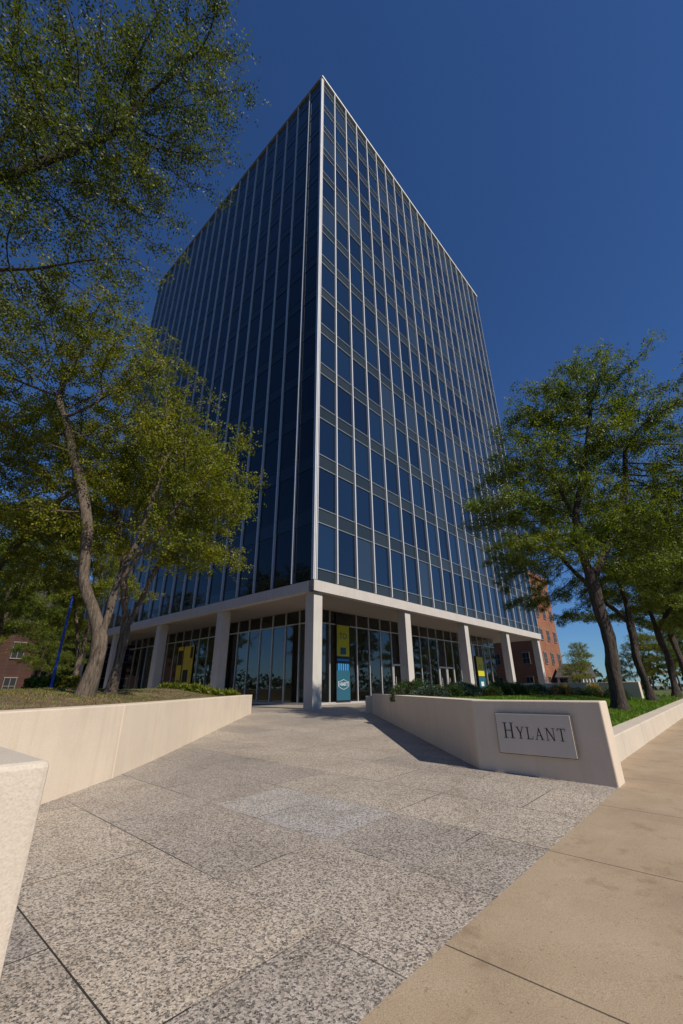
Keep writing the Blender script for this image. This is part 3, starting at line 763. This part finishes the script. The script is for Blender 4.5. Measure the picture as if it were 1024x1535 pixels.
seq='ggbgyggbgygrgbgyg'
for i,k in enumerate(seq):
    t=i/(len(seq)-1); x=2.1+4.6*t+random.uniform(-.12,.12); y=14.4+2.4*t+random.uniform(-.6,.6)
    bush(k,x,y,zr(x,y)-.05,random.uniform(.7,1.15))
for i,k in enumerate('ggybgrgtbgtg'):
    x=5.9+i*.42; y=16.8+i*.12+random.uniform(-.6,.6); bush(k,x,y,zr(x,y)-.05,random.uniform(.75,1.15))
for i in range(7):
    t=1.0+i*.95; x,y=-4.4-.7455*t+.4,19.0+.6665*t-.6; bush('h',x,y,zl(x,y)-.02,random.uniform(.8,1.2))
def hedge(u0,u1,d0,d1,z0,z1,n):
    rs=np.random.RandomState(9); e=thing('hedge','clipped green box hedge on the far side of the lawn','hedge',(*W((u0+u1)/2,(d0+d1)/2),z0))
    part(e,'stems',box_ud(u0+.1,u1-.1,d0+.1,d1-.1,z0,z1-.1),BF,M['core'],recalc=True)
    V=[];F=[];T=[]
    for i in range(n):
        a,b,c=rs.uniform(u0,u1),rs.uniform(d0,d1),rs.uniform(z0,z1); s=rs.randint(3)
        if s==0: a=u0 if rs.rand()<.7 else u1
        elif s==1: b=d1 if rs.rand()<.7 else d0
        else: c=z1
        p=np.array([*W(a,b),c])+rs.normal(0,.03,3); ax=rs.normal(size=3)*.07; w=np.cross(ax,rs.normal(size=3)); w*=.025/np.linalg.norm(w)
        k=len(V); V+=[tuple(p-w),tuple(p+w),tuple(p+ax+w),tuple(p+ax-w)]; F.append((k,k+1,k+2,k+3)); T.append(rs.rand())
    part(e,'foliage',V,F,M['bushy'],tone=T)
hu,hd=UD(-13.2,20.5)
hedge(hu-.6,hu+.6,hd-2.2,hd+1.5,1.2,1.95,5000)

# ------------------------------------------------------------------ blue pole
def cyl(x,y,r0,r1,z0,z1,n=16):
    V=[(x+r0*math.cos(2*math.pi*i/n),y+r0*math.sin(2*math.pi*i/n),z0) for i in range(n)]+[(x+r1*math.cos(2*math.pi*i/n),y+r1*math.sin(2*math.pi*i/n),z1) for i in range(n)]
    return V,[tuple(range(n))[::-1],tuple(range(n,2*n))]+[(i,(i+1)%n,n+(i+1)%n,n+i) for i in range(n)]
px,py=-12.3,19.0
e=thing('blue_pole','slim bright blue metal pole standing in the lawn','pole',(px,py,1.3))
part(e,'shaft',*cyl(px,py,.06,.045,1.3,5.3),M['blue'],recalc=True)
part(e,'base_plate',*multi([cyl(px,py,.14,.14,1.3,1.42),cyl(px,py,.09,.07,1.42,1.6)]),M['blue'],recalc=True)
part(e,'cap',*multi([cyl(px,py,.06,.06,5.3,5.36),cyl(px,py,.05,.01,5.36,5.44)]),M['blue'],recalc=True)

# ------------------------------------------------------------------ neighbouring buildings
def building(label,u0,u1,d0,d1,z0,z1,mat,floors,baysu,baysd,roof='flat',wh=1.7,ww=1.1,trim='trim'):
    e=thing('brick_building' if 'brick' in label else 'low_building',label,'building',(*W((u0+u1)/2,(d0+d1)/2),z0))
    part(e,'wall',box_ud(u0,u1,d0,d1,z0,z1),BF,mat,recalc=True)
    fh=(z1-z0-1.0)/floors
    if roof=='gable':
        um=(u0+u1)/2; h=(u1-u0)*.28
        V=[(*W(u0-.3,d0-.3),z1),(*W(u1+.3,d0-.3),z1),(*W(um,d0-.3),z1+h),(*W(u0-.3,d1+.3),z1),(*W(u1+.3,d1+.3),z1),(*W(um,d1+.3),z1+h)]
        part(e,'roof',V,[(0,1,2),(3,5,4),(0,2,5,3),(1,4,5,2),(0,3,4,1)],M['roof'],recalc=True)
    else:
        part(e,'cornice',*multi([box_ud(u0-.25,u1+.25,d0-.25,d1+.25,z1-.45,z1+.35)]),mat,recalc=True)
    def wn(P,L_,n):
        for i in range(n):
            for f in range(floors):
                s=(i+.5)*L_/n; z=z0+1.0+f*fh
                w=part(e,'window',*multi([fbox(P,s-ww/2,s+ww/2,.01,.05,z,z+wh)]),M['winglass'],recalc=True)
                mesh_obj('frame',[tuple(Vector(v)-e.location) for v in multi([fbox(P,s-ww/2-.06,s-ww/2,.0,.1,z,z+wh),fbox(P,s+ww/2,s+ww/2+.06,.0,.1,z,z+wh),
                    fbox(P,s-ww/2-.12,s+ww/2+.12,.0,.14,z-.12,z),fbox(P,s-ww/2-.12,s+ww/2+.12,0,.12,z+wh,z+wh+.12),fbox(P,s-ww/2,s+ww/2,.05,.08,z+wh/2-.03,z+wh/2+.03),fbox(P,s-.03,s+.03,.05,.075,z,z+wh)])[0]],
                    multi([fbox(P,0,1,0,1,0,1)]*6)[1],M[trim],parent=w,recalc=True)
    wn(lambda s,n,z:(*W(u0+s,d1+n),z),u1-u0,baysu)
    wn(lambda s,n,z:(*W(u0-n,d1-s),z),d1-d0,baysd)
    return e
building('tall orange brick building beyond the tower',77,88,-50,-24.4,.2,20.5,M['brick'],5,3,5)
building('low white building with a dark gable roof',79,87,-23.2,-19.4,.2,2.8,M['white'],1,4,2,roof='gable',wh=1.4)
building('dark red brick building with pale windows',4,27,-84,-63,.2,9.0,M['brickd'],2,9,6,roof='gable')
building('dark red brick building with a flat roof',30,52,-92,-68,.2,12,M['brickd'],3,8,6)
building('tan brick building across the street',-60,-38,-60,-20,-.4,14,M['brick'],4,6,10)
building('long red brick building across the street',-10,24,40,60,-.4,8,M['brickd'],2,10,4)

# ------------------------------------------------------------------ light, sky, camera
az=math.atan2(.75,-.662)
el=R(41)
sd=Vector((math.sin(az)*math.cos(el),math.cos(az)*math.cos(el),math.sin(el)))
sl=bpy.data.lights.new('sun','SUN'); sl.energy=5.0; sl.angle=R(.5); sl.color=(1,.91,.78)
so=bpy.data.objects.new('sun',sl); COL.objects.link(so); so.rotation_euler=(-sd).to_track_quat('-Z','Y').to_euler()
w=bpy.data.worlds.new('World'); SC.world=w; w.use_nodes=True; nt=w.node_tree; nt.nodes.clear()
sk=nt.nodes.new('ShaderNodeTexSky'); sk.sky_type='NISHITA'; sk.sun_disc=False; sk.sun_elevation=el; sk.sun_rotation=az
sk.air_density=1.0; sk.dust_density=.15; sk.ozone_density=2.2; sk.altitude=200
tint=mixc(nt,1.0,sk.outputs[0],(.54,.88,1.36),'MULTIPLY')
bg=nt.nodes.new('ShaderNodeBackground'); bg.inputs[1].default_value=.066
wo=nt.nodes.new('ShaderNodeOutputWorld')
L(nt,tint,bg.inputs[0]); L(nt,bg.outputs[0],wo.inputs[0])
cam=bpy.data.cameras.new('camera'); co=bpy.data.objects.new('camera',cam); COL.objects.link(co)
cam.sensor_fit='VERTICAL'; cam.sensor_height=36; cam.sensor_width=24; cam.lens=626/1535*36
cam.clip_start=.05; cam.clip_end=5000
co.matrix_world=Matrix.Translation((0,0,1.4))@Matrix.Rotation(R(90+22.95),4,'X')@Matrix.Rotation(R(-.6),4,'Z')
SC.camera=co
SC.view_settings.view_transform='Standard'; SC.view_settings.look='None'; SC.view_settings.exposure=0
